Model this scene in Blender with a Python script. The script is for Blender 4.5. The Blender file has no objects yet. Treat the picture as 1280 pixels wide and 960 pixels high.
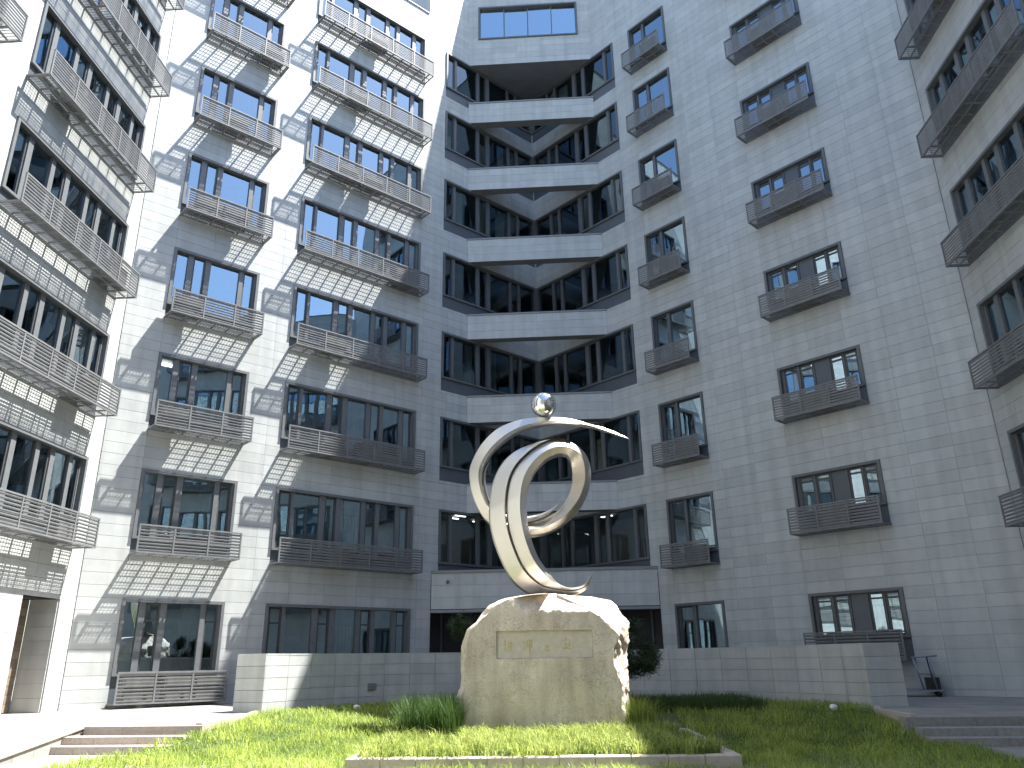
import bpy, bmesh, math, random
import numpy as np
from mathutils import Vector, Matrix, noise
random.seed(7); rng = np.random.default_rng(7)
scene = bpy.context.scene
COL = scene.collection

# ------------------------------------------------------------------ camera, sky, sun, exposure
cam_d = bpy.data.cameras.new('camera'); cam = bpy.data.objects.new('camera', cam_d); COL.objects.link(cam)
cam_d.sensor_width = 36.0; cam_d.lens = 970.0 / 1280.0 * 36.0; cam_d.clip_start = 0.1; cam_d.clip_end = 2000
_R = (0.999874233, -0.015859311, 0.0); _F = (0.00534219, 0.33680645, 0.94155875); _U = (-0.01493247, -0.94144033, 0.33684881)
cam.matrix_world = Matrix(((_R[0], -_R[1], -_R[2], 0.0), (_F[0], -_F[1], -_F[2], 0.0), (_U[0], -_U[1], -_U[2], 1.0), (0, 0, 0, 1)))
scene.camera = cam

SUN = Vector((1.233, 0.269, 2.53)).normalized()          # towards the sun
SUN_EL = math.asin(SUN.z); SUN_AZ = math.atan2(SUN.x, SUN.y)
world = bpy.data.worlds.new('World'); scene.world = world; world.use_nodes = True
wn = world.node_tree; wn.nodes.clear()
sky = wn.nodes.new('ShaderNodeTexSky'); sky.sky_type = 'NISHITA'; sky.sun_disc = False
sky.sun_elevation = SUN_EL; sky.sun_rotation = SUN_AZ; sky.dust_density = 1.2; sky.air_density = 1.0; sky.ozone_density = 1.5
bg = wn.nodes.new('ShaderNodeBackground'); bg.inputs['Strength'].default_value = 0.10
wo = wn.nodes.new('ShaderNodeOutputWorld')
wn.links.new(sky.outputs[0], bg.inputs[0]); wn.links.new(bg.outputs[0], wo.inputs[0])
sl = bpy.data.lights.new('sun', 'SUN'); sl.energy = 5.0; sl.angle = math.radians(0.53); sl.color = (1.0, 0.965, 0.90)
sun = bpy.data.objects.new('sun', sl); COL.objects.link(sun); sun.location = (20, 5, 60)
sun.rotation_euler = (-SUN).to_track_quat('-Z', 'Y').to_euler()
vs = scene.view_settings; vs.view_transform = 'Standard'; vs.look = 'None'; vs.exposure = 1.9; vs.gamma = 1.0; vs.use_curve_mapping = False
scene.render.engine = 'CYCLES'
scene.cycles.max_bounces = 8; scene.cycles.diffuse_bounces = 4; scene.cycles.glossy_bounces = 4
scene.cycles.transparent_max_bounces = 16; scene.cycles.caustics_reflective = False; scene.cycles.caustics_refractive = False

# ------------------------------------------------------------------ materials
def new_mat(name):
    m = bpy.data.materials.new(name); m.use_nodes = True
    nt = m.node_tree; nt.nodes.clear()
    out = nt.nodes.new('ShaderNodeOutputMaterial'); return m, nt, out
def N(nt, t, **kw):
    n = nt.nodes.new(t)
    for k, v in kw.items():
        if k.startswith('i_'): n.inputs[k[2:].replace('_', ' ')].default_value = v
        else: setattr(n, k, v)
    return n
def rgba(c): return (c[0], c[1], c[2], 1.0)
def noise_mat(name, c0, c1, scale=6.0, rough=0.6, bump=0.0, bump_scale=60.0, metallic=0.0, detail=6.0, tint=None, streak=0.0, spec=0.5):
    """two tones mixed by object-space noise; tint = strength of the per-piece 'tint' attribute; streak = vertical weather marks"""
    m, nt, out = new_mat(name); L = nt.links.new
    tc = N(nt, 'ShaderNodeTexCoord'); b = N(nt, 'ShaderNodeBsdfPrincipled')
    b.inputs['Roughness'].default_value = rough; b.inputs['Metallic'].default_value = metallic; b.inputs['Specular IOR Level'].default_value = spec
    geo = N(nt, 'ShaderNodeNewGeometry')
    n1 = N(nt, 'ShaderNodeTexNoise'); n1.inputs['Scale'].default_value = scale; n1.inputs['Detail'].default_value = detail
    L(geo.outputs['Position'], n1.inputs['Vector'])
    mix = N(nt, 'ShaderNodeMix', data_type='RGBA'); mix.inputs[6].default_value = rgba(c0); mix.inputs[7].default_value = rgba(c1)
    ramp = N(nt, 'ShaderNodeMapRange'); ramp.inputs[1].default_value = 0.3; ramp.inputs[2].default_value = 0.7
    L(n1.outputs[0], ramp.inputs[0]); L(ramp.outputs[0], mix.inputs[0])
    col = mix.outputs[2]
    if tint:
        at = N(nt, 'ShaderNodeAttribute', attribute_name='tint')
        mr = N(nt, 'ShaderNodeMapRange'); mr.inputs[3].default_value = 1 - tint; mr.inputs[4].default_value = 1 + tint
        L(at.outputs['Fac'], mr.inputs[0])
        vm = N(nt, 'ShaderNodeVectorMath', operation='SCALE'); L(col, vm.inputs[0]); L(mr.outputs[0], vm.inputs['Scale']); col = vm.outputs[0]
    if streak:
        mp = N(nt, 'ShaderNodeMapping'); mp.inputs['Scale'].default_value = (2.2, 2.2, 0.10); L(geo.outputs['Position'], mp.inputs[0])
        n3 = N(nt, 'ShaderNodeTexNoise'); n3.inputs['Scale'].default_value = 1.6; n3.inputs['Detail'].default_value = 7; L(mp.outputs[0], n3.inputs['Vector'])
        r3 = N(nt, 'ShaderNodeMapRange'); r3.inputs[1].default_value = 0.42; r3.inputs[2].default_value = 0.72; r3.inputs[3].default_value = 1.0; r3.inputs[4].default_value = 1 - streak
        L(n3.outputs[0], r3.inputs[0])
        v3 = N(nt, 'ShaderNodeVectorMath', operation='SCALE'); L(col, v3.inputs[0]); L(r3.outputs[0], v3.inputs['Scale']); col = v3.outputs[0]
    L(col, b.inputs['Base Color'])
    if bump:
        n2 = N(nt, 'ShaderNodeTexNoise'); n2.inputs['Scale'].default_value = bump_scale; n2.inputs['Detail'].default_value = 8; L(geo.outputs['Position'], n2.inputs['Vector'])
        bp = N(nt, 'ShaderNodeBump'); bp.inputs['Strength'].default_value = bump; bp.inputs['Distance'].default_value = 0.02
        L(n2.outputs[0], bp.inputs['Height']); L(bp.outputs[0], b.inputs['Normal'])
    L(b.outputs[0], out.inputs[0]); return m

M = {}
M['stone'] = noise_mat('cladding_stone', (0.44, 0.462, 0.462), (0.495, 0.514, 0.508), 3.0, 0.55, 0.05, 90, tint=0.07, streak=0.15)
M['backing'] = noise_mat('wall_backing', (0.27, 0.28, 0.28), (0.32, 0.33, 0.33), 4, 0.9)
M['coping'] = noise_mat('coping_metal', (0.20, 0.215, 0.23), (0.23, 0.245, 0.26), 5, 0.45, metallic=0.0)
M['frame'] = noise_mat('window_frame_paint', (0.105, 0.115, 0.125), (0.125, 0.135, 0.145), 9, 0.4)
M['mullion'] = noise_mat('mullion_paint', (0.135, 0.145, 0.155), (0.16, 0.17, 0.18), 9, 0.4)
M['casement'] = noise_mat('casement_paint', (0.055, 0.06, 0.066), (0.07, 0.075, 0.08), 9, 0.4)
M['spandrel'] = noise_mat('spandrel_panel', (0.085, 0.10, 0.12), (0.10, 0.115, 0.135), 3, 0.35)
M['cage'] = noise_mat('cage_paint', (0.165, 0.172, 0.18), (0.205, 0.21, 0.218), 7, 0.45, streak=0.15)
M['ac'] = noise_mat('unit_casing', (0.13, 0.13, 0.125), (0.17, 0.17, 0.165), 6, 0.5, streak=0.3)
M['black'] = noise_mat('black_plastic', (0.012, 0.012, 0.013), (0.02, 0.02, 0.02), 20, 0.5)
M['room'] = noise_mat('room_plaster', (0.20, 0.21, 0.21), (0.25, 0.26, 0.26), 1.5, 0.9)
M['blind'] = noise_mat('blind_fabric', (0.50, 0.45, 0.36), (0.58, 0.53, 0.43), 3, 0.9)
M['curtain'] = noise_mat('curtain_fabric', (0.40, 0.45, 0.44), (0.5, 0.55, 0.53), 3, 0.9)
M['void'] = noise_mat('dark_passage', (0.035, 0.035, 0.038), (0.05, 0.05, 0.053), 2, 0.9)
M['soffit'] = noise_mat('soffit_board', (0.15, 0.165, 0.18), (0.18, 0.195, 0.21), 2, 0.7)
M['paving'] = noise_mat('terrace_paving', (0.25, 0.24, 0.225), (0.32, 0.31, 0.29), 2.2, 0.8, 0.15, 40, streak=0.0)
M['plaza'] = noise_mat('plaza_paving', (0.24, 0.232, 0.215), (0.30, 0.29, 0.27), 1.4, 0.8, 0.15, 40)
M['stepstone'] = noise_mat('step_granite', (0.36, 0.315, 0.28), (0.45, 0.40, 0.36), 18, 0.7, 0.1, 80, tint=0.08)
M['stepgrey'] = noise_mat('grey_step_granite', (0.24, 0.235, 0.23), (0.33, 0.325, 0.32), 14, 0.7, 0.1, 80, tint=0.12)
M['kerb'] = noise_mat('kerb_granite', (0.40, 0.35, 0.31), (0.50, 0.45, 0.40), 20, 0.7, 0.1, 90, tint=0.08)
M['soil'] = noise_mat('lawn_soil', (0.035, 0.055, 0.014), (0.06, 0.085, 0.022), 9, 0.95, 0.5, 30)
M['white'] = noise_mat('lamp_white', (0.72, 0.72, 0.70), (0.78, 0.78, 0.76), 10, 0.35)
M['bark'] = noise_mat('pine_bark', (0.06, 0.045, 0.03), (0.11, 0.08, 0.055), 14, 0.95, 0.8, 30)
M['brick'] = noise_mat('niche_brick', (0.17, 0.135, 0.10), (0.25, 0.20, 0.15), 6, 0.9, tint=0.2)
M['panelstone'] = noise_mat('inscription_stone', (0.55, 0.49, 0.43), (0.66, 0.59, 0.52), 9, 0.75, 0.15, 60)
M['gold'] = noise_mat('faded_gold_paint', (0.50, 0.38, 0.12), (0.60, 0.50, 0.26), 40, 0.6)
M['steelpipe'] = noise_mat('trolley_paint', (0.20, 0.24, 0.30), (0.26, 0.3, 0.36), 10, 0.4, metallic=0.3)

def slab_joints(m, size):
    nt = m.node_tree; L = nt.links.new; b = [n for n in nt.nodes if n.type == 'BSDF_PRINCIPLED'][0]; src = b.inputs['Base Color'].links[0].from_socket
    geo = N(nt, 'ShaderNodeNewGeometry'); br = N(nt, 'ShaderNodeTexBrick'); br.offset = 0.5
    br.inputs['Scale'].default_value = 1.0; br.inputs['Brick Width'].default_value = size * 2; br.inputs['Row Height'].default_value = size; br.inputs['Mortar Size'].default_value = 0.006
    br.inputs['Color1'].default_value = (.86, .86, .86, 1); br.inputs['Color2'].default_value = (1.06, 1.05, 1.03, 1); br.inputs['Mortar'].default_value = (.45, .44, .42, 1)
    L(geo.outputs['Position'], br.inputs['Vector']); mx = N(nt, 'ShaderNodeMix', data_type='RGBA', blend_type='MULTIPLY'); mx.inputs[0].default_value = 1.0
    L(src, mx.inputs[6]); L(br.outputs['Color'], mx.inputs[7]); L(mx.outputs[2], b.inputs['Base Color'])
slab_joints(M['paving'], 0.6); slab_joints(M['plaza'], 0.6)
def glass_mat(name, tint, ior):
    m, nt, out = new_mat(name); L = nt.links.new
    tr = N(nt, 'ShaderNodeBsdfTransparent'); tr.inputs[0].default_value = rgba(tint)
    gl = N(nt, 'ShaderNodeBsdfGlossy'); gl.inputs['Roughness'].default_value = 0.0; gl.inputs[0].default_value = (0.66, 0.86, 1.0, 1)
    fr = N(nt, 'ShaderNodeFresnel'); fr.inputs['IOR'].default_value = ior
    geo = N(nt, 'ShaderNodeNewGeometry'); nz = N(nt, 'ShaderNodeTexNoise'); nz.inputs['Scale'].default_value = 0.9; nz.inputs['Detail'].default_value = 1
    L(geo.outputs['Position'], nz.inputs['Vector'])
    bp = N(nt, 'ShaderNodeBump'); bp.inputs['Strength'].default_value = 0.06; bp.inputs['Distance'].default_value = 0.05
    L(nz.outputs[0], bp.inputs['Height']); L(bp.outputs[0], gl.inputs['Normal'])
    mx = N(nt, 'ShaderNodeMixShader'); L(fr.outputs[0], mx.inputs[0]); L(tr.outputs[0], mx.inputs[1]); L(gl.outputs[0], mx.inputs[2]); L(mx.outputs[0], out.inputs[0]); return m
M['glass'] = glass_mat('window_glass', (0.62, 0.70, 0.70), 4.8)
M['dimglass'] = glass_mat('recess_glass', (0.55, 0.63, 0.63), 2.2)
M['skyglass'] = glass_mat('coated_glass', (0.30, 0.36, 0.38), 9.0)
def emit_mat(name, c, s):
    m, nt, out = new_mat(name); e = N(nt, 'ShaderNodeEmission'); e.inputs[0].default_value = rgba(c); e.inputs[1].default_value = s
    nt.links.new(e.outputs[0], out.inputs[0]); return m
M['lamp'] = emit_mat('lit_ceiling_lamp', (1.0, 0.97, 0.9), 2.0)

def rock_mat():
    m, nt, out = new_mat('monument_stone'); L = nt.links.new
    b = N(nt, 'ShaderNodeBsdfPrincipled'); b.inputs['Roughness'].default_value = 0.85
    geo = N(nt, 'ShaderNodeNewGeometry')
    big = N(nt, 'ShaderNodeTexNoise'); big.inputs['Scale'].default_value = 1.6; big.inputs['Detail'].default_value = 8; big.inputs['Roughness'].default_value = 0.6
    fine = N(nt, 'ShaderNodeTexNoise'); fine.inputs['Scale'].default_value = 34; fine.inputs['Detail'].default_value = 8
    mp = N(nt, 'ShaderNodeMapping'); mp.inputs['Scale'].default_value = (5.0, 5.0, 0.55)
    st = N(nt, 'ShaderNodeTexNoise'); st.inputs['Scale'].default_value = 1.1; st.inputs['Detail'].default_value = 6
    for n in (big, fine): L(geo.outputs['Position'], n.inputs['Vector'])
    L(geo.outputs['Position'], mp.inputs[0]); L(mp.outputs[0], st.inputs['Vector'])
    cr = N(nt, 'ShaderNodeValToRGB'); L(big.outputs[0], cr.inputs[0])
    e = cr.color_ramp.elements; e[0].position = 0.32; e[0].color = (0.60, 0.505, 0.425, 1); e[1].position = 0.68; e[1].color = (0.80, 0.705, 0.615, 1)
    mul = N(nt, 'ShaderNodeMapRange'); mul.inputs[1].default_value = 0.35; mul.inputs[2].default_value = 0.75; mul.inputs[3].default_value = 1.06; mul.inputs[4].default_value = 0.74
    L(st.outputs[0], mul.inputs[0])
    mu2 = N(nt, 'ShaderNodeMapRange'); mu2.inputs[1].default_value = 0.3; mu2.inputs[2].default_value = 0.7; mu2.inputs[3].default_value = 0.86; mu2.inputs[4].default_value = 1.1
    L(fine.outputs[0], mu2.inputs[0])
    v1 = N(nt, 'ShaderNodeVectorMath', operation='SCALE'); L(cr.outputs[0], v1.inputs[0]); L(mul.outputs[0], v1.inputs['Scale'])
    v2 = N(nt, 'ShaderNodeVectorMath', operation='SCALE'); L(v1.outputs[0], v2.inputs[0]); L(mu2.outputs[0], v2.inputs['Scale'])
    # hairline cracks and chisel scars
    wv = N(nt, 'ShaderNodeTexNoise'); wv.inputs['Scale'].default_value = 1.3; wv.inputs['Detail'].default_value = 5; wv.inputs['Roughness'].default_value = 0.7
    L(geo.outputs['Position'], wv.inputs['Vector'])
    ab = N(nt, 'ShaderNodeMath', operation='SUBTRACT'); ab.inputs[1].default_value = 0.53; L(wv.outputs[0], ab.inputs[0])
    a2 = N(nt, 'ShaderNodeMath', operation='ABSOLUTE'); L(ab.outputs[0], a2.inputs[0])
    ck = N(nt, 'ShaderNodeMapRange'); ck.inputs[1].default_value = 0.0; ck.inputs[2].default_value = 0.012; ck.inputs[3].default_value = 0.72; ck.inputs[4].default_value = 1.0; L(a2.outputs[0], ck.inputs[0])
    v3 = N(nt, 'ShaderNodeVectorMath', operation='SCALE'); L(v2.outputs[0], v3.inputs[0]); L(ck.outputs[0], v3.inputs['Scale'])
    L(v3.outputs[0], b.inputs['Base Color'])
    bp = N(nt, 'ShaderNodeBump'); bp.inputs['Strength'].default_value = 0.5; bp.inputs['Distance'].default_value = 0.02
    L(fine.outputs[0], bp.inputs['Height']); L(bp.outputs[0], b.inputs['Normal'])
    L(b.outputs[0], out.inputs[0]); return m
M['rock'] = rock_mat()

def steel_mat(name, col, rough, brushed):
    m, nt, out = new_mat(name); L = nt.links.new
    b = N(nt, 'ShaderNodeBsdfPrincipled'); b.inputs['Metallic'].default_value = 1.0; b.inputs['Base Color'].default_value = rgba(col)
    geo = N(nt, 'ShaderNodeNewGeometry')
    n1 = N(nt, 'ShaderNodeTexNoise'); n1.inputs['Scale'].default_value = 3.0; n1.inputs['Detail'].default_value = 5; L(geo.outputs['Position'], n1.inputs['Vector'])
    mr = N(nt, 'ShaderNodeMapRange'); mr.inputs[3].default_value = rough * 0.75; mr.inputs[4].default_value = rough * 1.35; L(n1.outputs[0], mr.inputs[0]); L(mr.outputs[0], b.inputs['Roughness'])
    if brushed:
        n2 = N(nt, 'ShaderNodeTexNoise'); n2.inputs['Scale'].default_value = 120; n2.inputs['Detail'].default_value = 3
        n4 = N(nt, 'ShaderNodeTexNoise'); n4.inputs['Scale'].default_value = 2.2; n4.inputs['Detail'].default_value = 2
        L(geo.outputs['Position'], n2.inputs['Vector']); L(geo.outputs['Position'], n4.inputs['Vector'])
        bp = N(nt, 'ShaderNodeBump'); bp.inputs['Strength'].default_value = 0.05; bp.inputs['Distance'].default_value = 0.01; L(n2.outputs[0], bp.inputs['Height'])
        b2 = N(nt, 'ShaderNodeBump'); b2.inputs['Strength'].default_value = 0.10; b2.inputs['Distance'].default_value = 0.08; L(n4.outputs[0], b2.inputs['Height']); L(bp.outputs[0], b2.inputs['Normal'])
        L(b2.outputs[0], b.inputs['Normal'])
    L(b.outputs[0], out.inputs[0]); return m
M['steel'] = steel_mat('brushed_steel', (0.60, 0.575, 0.53), 0.36, True)
M['mirror'] = steel_mat('polished_steel', (0.78, 0.76, 0.72), 0.06, False)

def leaf_mat(name, c_dark, c_light, trans=0.4):
    m, nt, out = new_mat(name); L = nt.links.new
    at = N(nt, 'ShaderNodeAttribute', attribute_name='tint')
    mix = N(nt, 'ShaderNodeMix', data_type='RGBA'); mix.inputs[6].default_value = rgba(c_dark); mix.inputs[7].default_value = rgba(c_light); L(at.outputs['Fac'], mix.inputs[0])
    d = N(nt, 'ShaderNodeBsdfPrincipled'); d.inputs['Roughness'].default_value = 0.5; d.inputs['Specular IOR Level'].default_value = 0.35
    t = N(nt, 'ShaderNodeBsdfTranslucent'); L(mix.outputs[2], d.inputs['Base Color']); L(mix.outputs[2], t.inputs[0])
    mx = N(nt, 'ShaderNodeMixShader'); mx.inputs[0].default_value = trans; L(d.outputs[0], mx.inputs[1]); L(t.outputs[0], mx.inputs[2]); L(mx.outputs[0], out.inputs[0]); return m
M['grass'] = leaf_mat('lawn_grass_blades', (0.10, 0.195, 0.024), (0.48, 0.56, 0.13), 0.5)
M['lily'] = leaf_mat('lilyturf_blades', (0.08, 0.145, 0.018), (0.46, 0.52, 0.14), 0.45)
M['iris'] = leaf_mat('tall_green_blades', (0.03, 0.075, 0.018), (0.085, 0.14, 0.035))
M['needle'] = leaf_mat('pine_needles', (0.010, 0.024, 0.008), (0.035, 0.06, 0.02), 0.2)

# ------------------------------------------------------------------ mesh helpers
class MB:
    """collects simple shapes; build() links them as one mesh object"""
    def __init__(s): s.v = []; s.f = []
    def add(s, vs, fs):
        k = len(s.v); s.v += [tuple(v) for v in vs]; s.f += [tuple(i + k for i in f) for f in fs]; return s
    def box(s, x0, x1, y0, y1, z0, z1):
        return s.add([(x0, y0, z0), (x1, y0, z0), (x1, y1, z0), (x0, y1, z0), (x0, y0, z1), (x1, y0, z1), (x1, y1, z1), (x0, y1, z1)],
                     [(0, 3, 2, 1), (4, 5, 6, 7), (0, 1, 5, 4), (1, 2, 6, 5), (2, 3, 7, 6), (3, 0, 4, 7)])
    def bar(s, a, b, w, h=None):
        a = Vector(a); b = Vector(b); d = (b - a).normalized(); h = h or w
        up = Vector((0, 0, 1)) if abs(d.z) < 0.95 else Vector((0, 1, 0))
        x = d.cross(up).normalized() * (w / 2); y = x.cross(d).normalized() * (h / 2)
        vs = [a - x - y, a + x - y, a + x + y, a - x + y, b - x - y, b + x - y, b + x + y, b - x + y]
        return s.add(vs, [(0, 3, 2, 1), (4, 5, 6, 7), (0, 1, 5, 4), (1, 2, 6, 5), (2, 3, 7, 6), (3, 0, 4, 7)])
    def tube(s, pts, r, n=10):
        k = len(s.v); pts = [Vector(p) for p in pts]
        for i, p in enumerate(pts):
            d = (pts[min(i + 1, len(pts) - 1)] - pts[max(i - 1, 0)]).normalized()
            up = Vector((0, 0, 1)) if abs(d.z) < 0.9 else Vector((1, 0, 0))
            x = d.cross(up).normalized(); y = x.cross(d); rr = r[i] if isinstance(r, (list, tuple)) else r
            for j in range(n):
                a = 2 * math.pi * j / n; s.v.append(tuple(p + (x * math.cos(a) + y * math.sin(a)) * rr))
        for i in range(len(pts) - 1):
            for j in range(n):
                s.f.append((k + i * n + j, k + i * n + (j + 1) % n, k + (i + 1) * n + (j + 1) % n, k + (i + 1) * n + j))
        s.f.append(tuple(k + j for j in reversed(range(n)))); s.f.append(tuple(k + (len(pts) - 1) * n + j for j in range(n))); return s
    def sheet(s, pts): return s.add(pts, [tuple(range(len(pts)))])
    def mesh(s, name, mat, smooth=False):
        me = bpy.data.meshes.new(name); me.from_pydata(s.v, [], s.f); me.materials.append(mat)
        if smooth: me.polygons.foreach_set('use_smooth', [True] * len(me.polygons))
        me.update(); return me
def obj(name, me, parent=None, loc=(0, 0, 0), rz=0.0):
    o = bpy.data.objects.new(name, me); COL.objects.link(o); o.location = loc; o.rotation_euler = (0, 0, rz)
    if parent: o.parent = parent
    return o
def tag(o, label=None, cat=None, group=None, kind=None):
    if label: o['label'] = label
    if cat: o['category'] = cat
    if group: o['group'] = group
    if kind: o['kind'] = kind
    return o
def set_tint(me, vals):
    a = me.attributes.new('tint', 'FLOAT', 'FACE'); a.data.foreach_set('value', np.asarray(vals, dtype=np.float32))
def extrude_poly(pts, z0, z1):
    """closed prism over a plan polygon (counter-clockwise)"""
    from mathutils.geometry import tessellate_polygon
    n = len(pts); mb = MB(); vs = [(p[0], p[1], z1) for p in pts] + [(p[0], p[1], z0) for p in pts]
    tris = tessellate_polygon([[Vector((p[0], p[1], 0)) for p in pts]]); fs = []
    for t in tris:
        a, b, c = [Vector((pts[i][0], pts[i][1])) for i in t]
        if (b - a).cross(c - a) < 0: t = (t[0], t[2], t[1])
        fs.append(tuple(t)); fs.append((t[2] + n, t[1] + n, t[0] + n))
    for i in range(n): j = (i + 1) % n; fs.append((i + n, j + n, j, i))
    return mb.add(vs, fs)

# ------------------------------------------------------------------ plan of the courtyard (z = 0 is the terrace)
AB = Vector((-11.5, 20.97)); COR = Vector((1.19, 32.28)); DE = Vector((12.76, 19.75))
class Wall:
    """x runs left to right seen from the court, y into the wall, z up"""
    def __init__(s, o, d): s.o = Vector(o); s.d = Vector(d).normalized(); s.n = Vector((s.d.y, -s.d.x)); s.a = math.atan2(s.d.y, s.d.x)
    def P(s, x, y, z): q = s.o + s.d * x - s.n * y; return Vector((q.x, q.y, z))
WB = Wall(AB, COR - AB)
WD = Wall(DE, DE - COR)                       # x negative
WA = Wall(AB, Vector((0.05736, 0.99835)))      # x negative
WE = Wall(DE, Vector((-0.045, -0.999)))
LB = (COR - AB).length; LD = (COR - DE).length
cL = WB.P(12.95, 0, 0).xy; cR = WD.P(-12.95, 0, 0).xy
WC = Wall(cL, cR - cL); LC = (cR - cL).length
gL = WB.P(11.36, 0, 0).xy; gR = WD.P(-11.36, 0, 0).xy
WG = Wall(gL, gR - gL); LG = (gR - gL).length
ZT = [2.78 + 3.6 * k for k in range(7)] + [27.7]      # window heads of the storeys
ROOF_BD = 29.3; ROOF_C = 32.8; ROOF_A = 25.4; ROOF_E = 22.0; SIDE_D = 31.0
CAGE_B, CAGE_T, SILL = -2.44, -1.66, -1.92

building = bpy.data.objects.new('office_building', None); COL.objects.link(building)
tag(building, 'grey stone clad office building wrapped around the courtyard with rows of windows and louvred cages', 'building')

# ------------------------------------------------------------------ windows
def seg_list(kind):
    return {
     'B1': [('p', .05, .17), ('c', .23, .37), ('p', .43, .77), ('c', .82, .95)],
     'B2': [('c', .03, .11), ('p', .13, .305), ('c', .34, .42), ('p', .455, .605), ('c', .635, .71), ('p', .74, .87), ('c', .90, .97)],
     'A': [('c', .03, .12), ('p', .155, .30), ('c', .33, .42), ('p', .455, .60), ('c', .63, .715), ('p', .75, .87), ('c', .90, .97)],
     'D1': [('c', .06, .36), ('p', .41, .94)],
     'D2': [('c', .06, .24), ('c', .26, .43), ('s', .44, .62), ('c', .63, .79), ('c', .80, .95)],
     'SL': [('c', .02, .10), ('p', .125, .345), ('c', .375, .455), ('p', .49, .70), ('c', .725, .80), ('p', .825, .985)],
     'SR': [('p', .015, .175), ('c', .20, .275), ('p', .30, .51), ('c', .545, .625), ('p', .655, .875), ('c', .90, .98)],
     'T': [('p', .02, .255), ('p', .265, .495), ('p', .505, .735), ('p', .745, .98)],
    }[kind]
mesh_cache = {}
def window_meshes(kind, w, z0, z1, spand, transom):
    key = (kind, round(w, 3), round(z0, 3), round(z1, 3), spand, transom)
    if key in mesh_cache: return mesh_cache[key]
    segs = seg_list(kind); b = 0.085; R = {}
    f = MB()      # outer surround, sill and mullions
    f.box(0, w, -0.05, 0.20, z1 - b, z1 - 0.001); f.box(0, b, -0.05, 0.20, z0, z1 - b); f.box(w - b, w, -0.05, 0.20, z0, z1 - b); f.box(0.0, w, -0.055, 0.20, z0 - 0.07, z0 + 0.001)
    m = f; edges = [b] + [q for s in segs for q in (s[1] * w, s[2] * w)] + [w - b]
    for i in range(0, len(edges), 2):
        a, c = edges[i], edges[i + 1]
        if c - a > 0.015: m.box(a - (.004 if i == 0 else 0), c + (.004 if i == len(edges) - 2 else 0), 0.05 if 0 < i < len(edges) - 2 else 0.07, 0.17, z0 - .01, z1 - b + .01)
    R['frame'] = f.mesh('window_frame', M['mullion'] if kind in ('A', 'B1', 'B2') else M['frame']); R['items'] = []
    for t, a, c in segs:
        a *= w; c *= w; h0, h1 = z0, z1 - b
        if t == 'p':
            R['items'].append(('pane', MB().sheet([(0, 0, 0), (c - a, 0, 0), (c - a, 0, h1 - h0), (0, 0, h1 - h0)]).mesh('pane', M['skyglass'] if kind == 'T' else M['dimglass'] if kind in ('SL', 'SR') else M['glass']), (a, 0.12, h0), c - a, h1 - h0))
        elif t == 'c':
            g = 0.055; k = MB(); x1 = c - a; hh = h1 - h0; tz = hh * (0.74 if transom else 0.86) if transom is not None else None
            k.box(0, x1, 0, 0.06, 0, g); k.box(0, x1, 0, 0.06, hh - g, hh); k.box(0, g, 0, 0.06, g, hh - g); k.box(x1 - g, x1, 0, 0.06, g, hh - g)
            if tz: k.box(g, x1 - g, 0.004, 0.056, tz - 0.025, tz + 0.025)
            R['items'].append(('casement', k.mesh('casement', M['casement']), (a, 0.085, h0), x1, hh))
            R['items'].append(('pane', MB().sheet([(g, 0, g), (x1 - g, 0, g), (x1 - g, 0, hh - g), (g, 0, hh - g)]).mesh('pane', M['dimglass'] if kind in ('SL', 'SR') else M['glass']), (a, 0.115, h0), x1, hh))
        else:
            R['items'].append(('infill_panel', MB().box(0, c - a, 0, 0.04, 0, h1 - h0).mesh('infill_panel', M['spandrel']), (a, 0.09, h0), c - a, h1 - h0))
    if spand is not None: R['sp'] = MB().box(0.0, w, 0.02, 0.06, spand, z0 - 0.07).mesh('spandrel_panel', M['spandrel'])
    dpt = 2.6; r = MB(); e = 0.02
    r.add([(e, .22, z0 - .3), (w - e, .22, z0 - .3), (w - e, .22, z1 + .15), (e, .22, z1 + .15), (e, dpt, z0 - .3), (w - e, dpt, z0 - .3), (w - e, dpt, z1 + .15), (e, dpt, z1 + .15)],
          [(4, 5, 6, 7), (0, 4, 7, 3), (1, 2, 6, 5), (0, 1, 5, 4), (3, 7, 6, 2)])
    R['room'] = r.mesh('room_interior', M['room'])
    mesh_cache[key] = R; return R
curtain_cache = {}
def curtain_mesh(w, h, mat):
    key = (round(w, 2), round(h, 2), mat)
    if key not in curtain_cache:
        n = 18; vs = []; fs = []
        for i in range(n + 1):
            x = w * i / n; y = 0.03 * math.sin(i * 1.9) + 0.012 * math.sin(i * 4.3)
            vs += [(x, y, 0), (x, y, h)]
        for i in range(n): fs.append((2 * i, 2 * i + 2, 2 * i + 3, 2 * i + 1))
        curtain_cache[key] = MB().add(vs, fs).mesh('curtain', M[mat], True)
    return curtain_cache[key]
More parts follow.
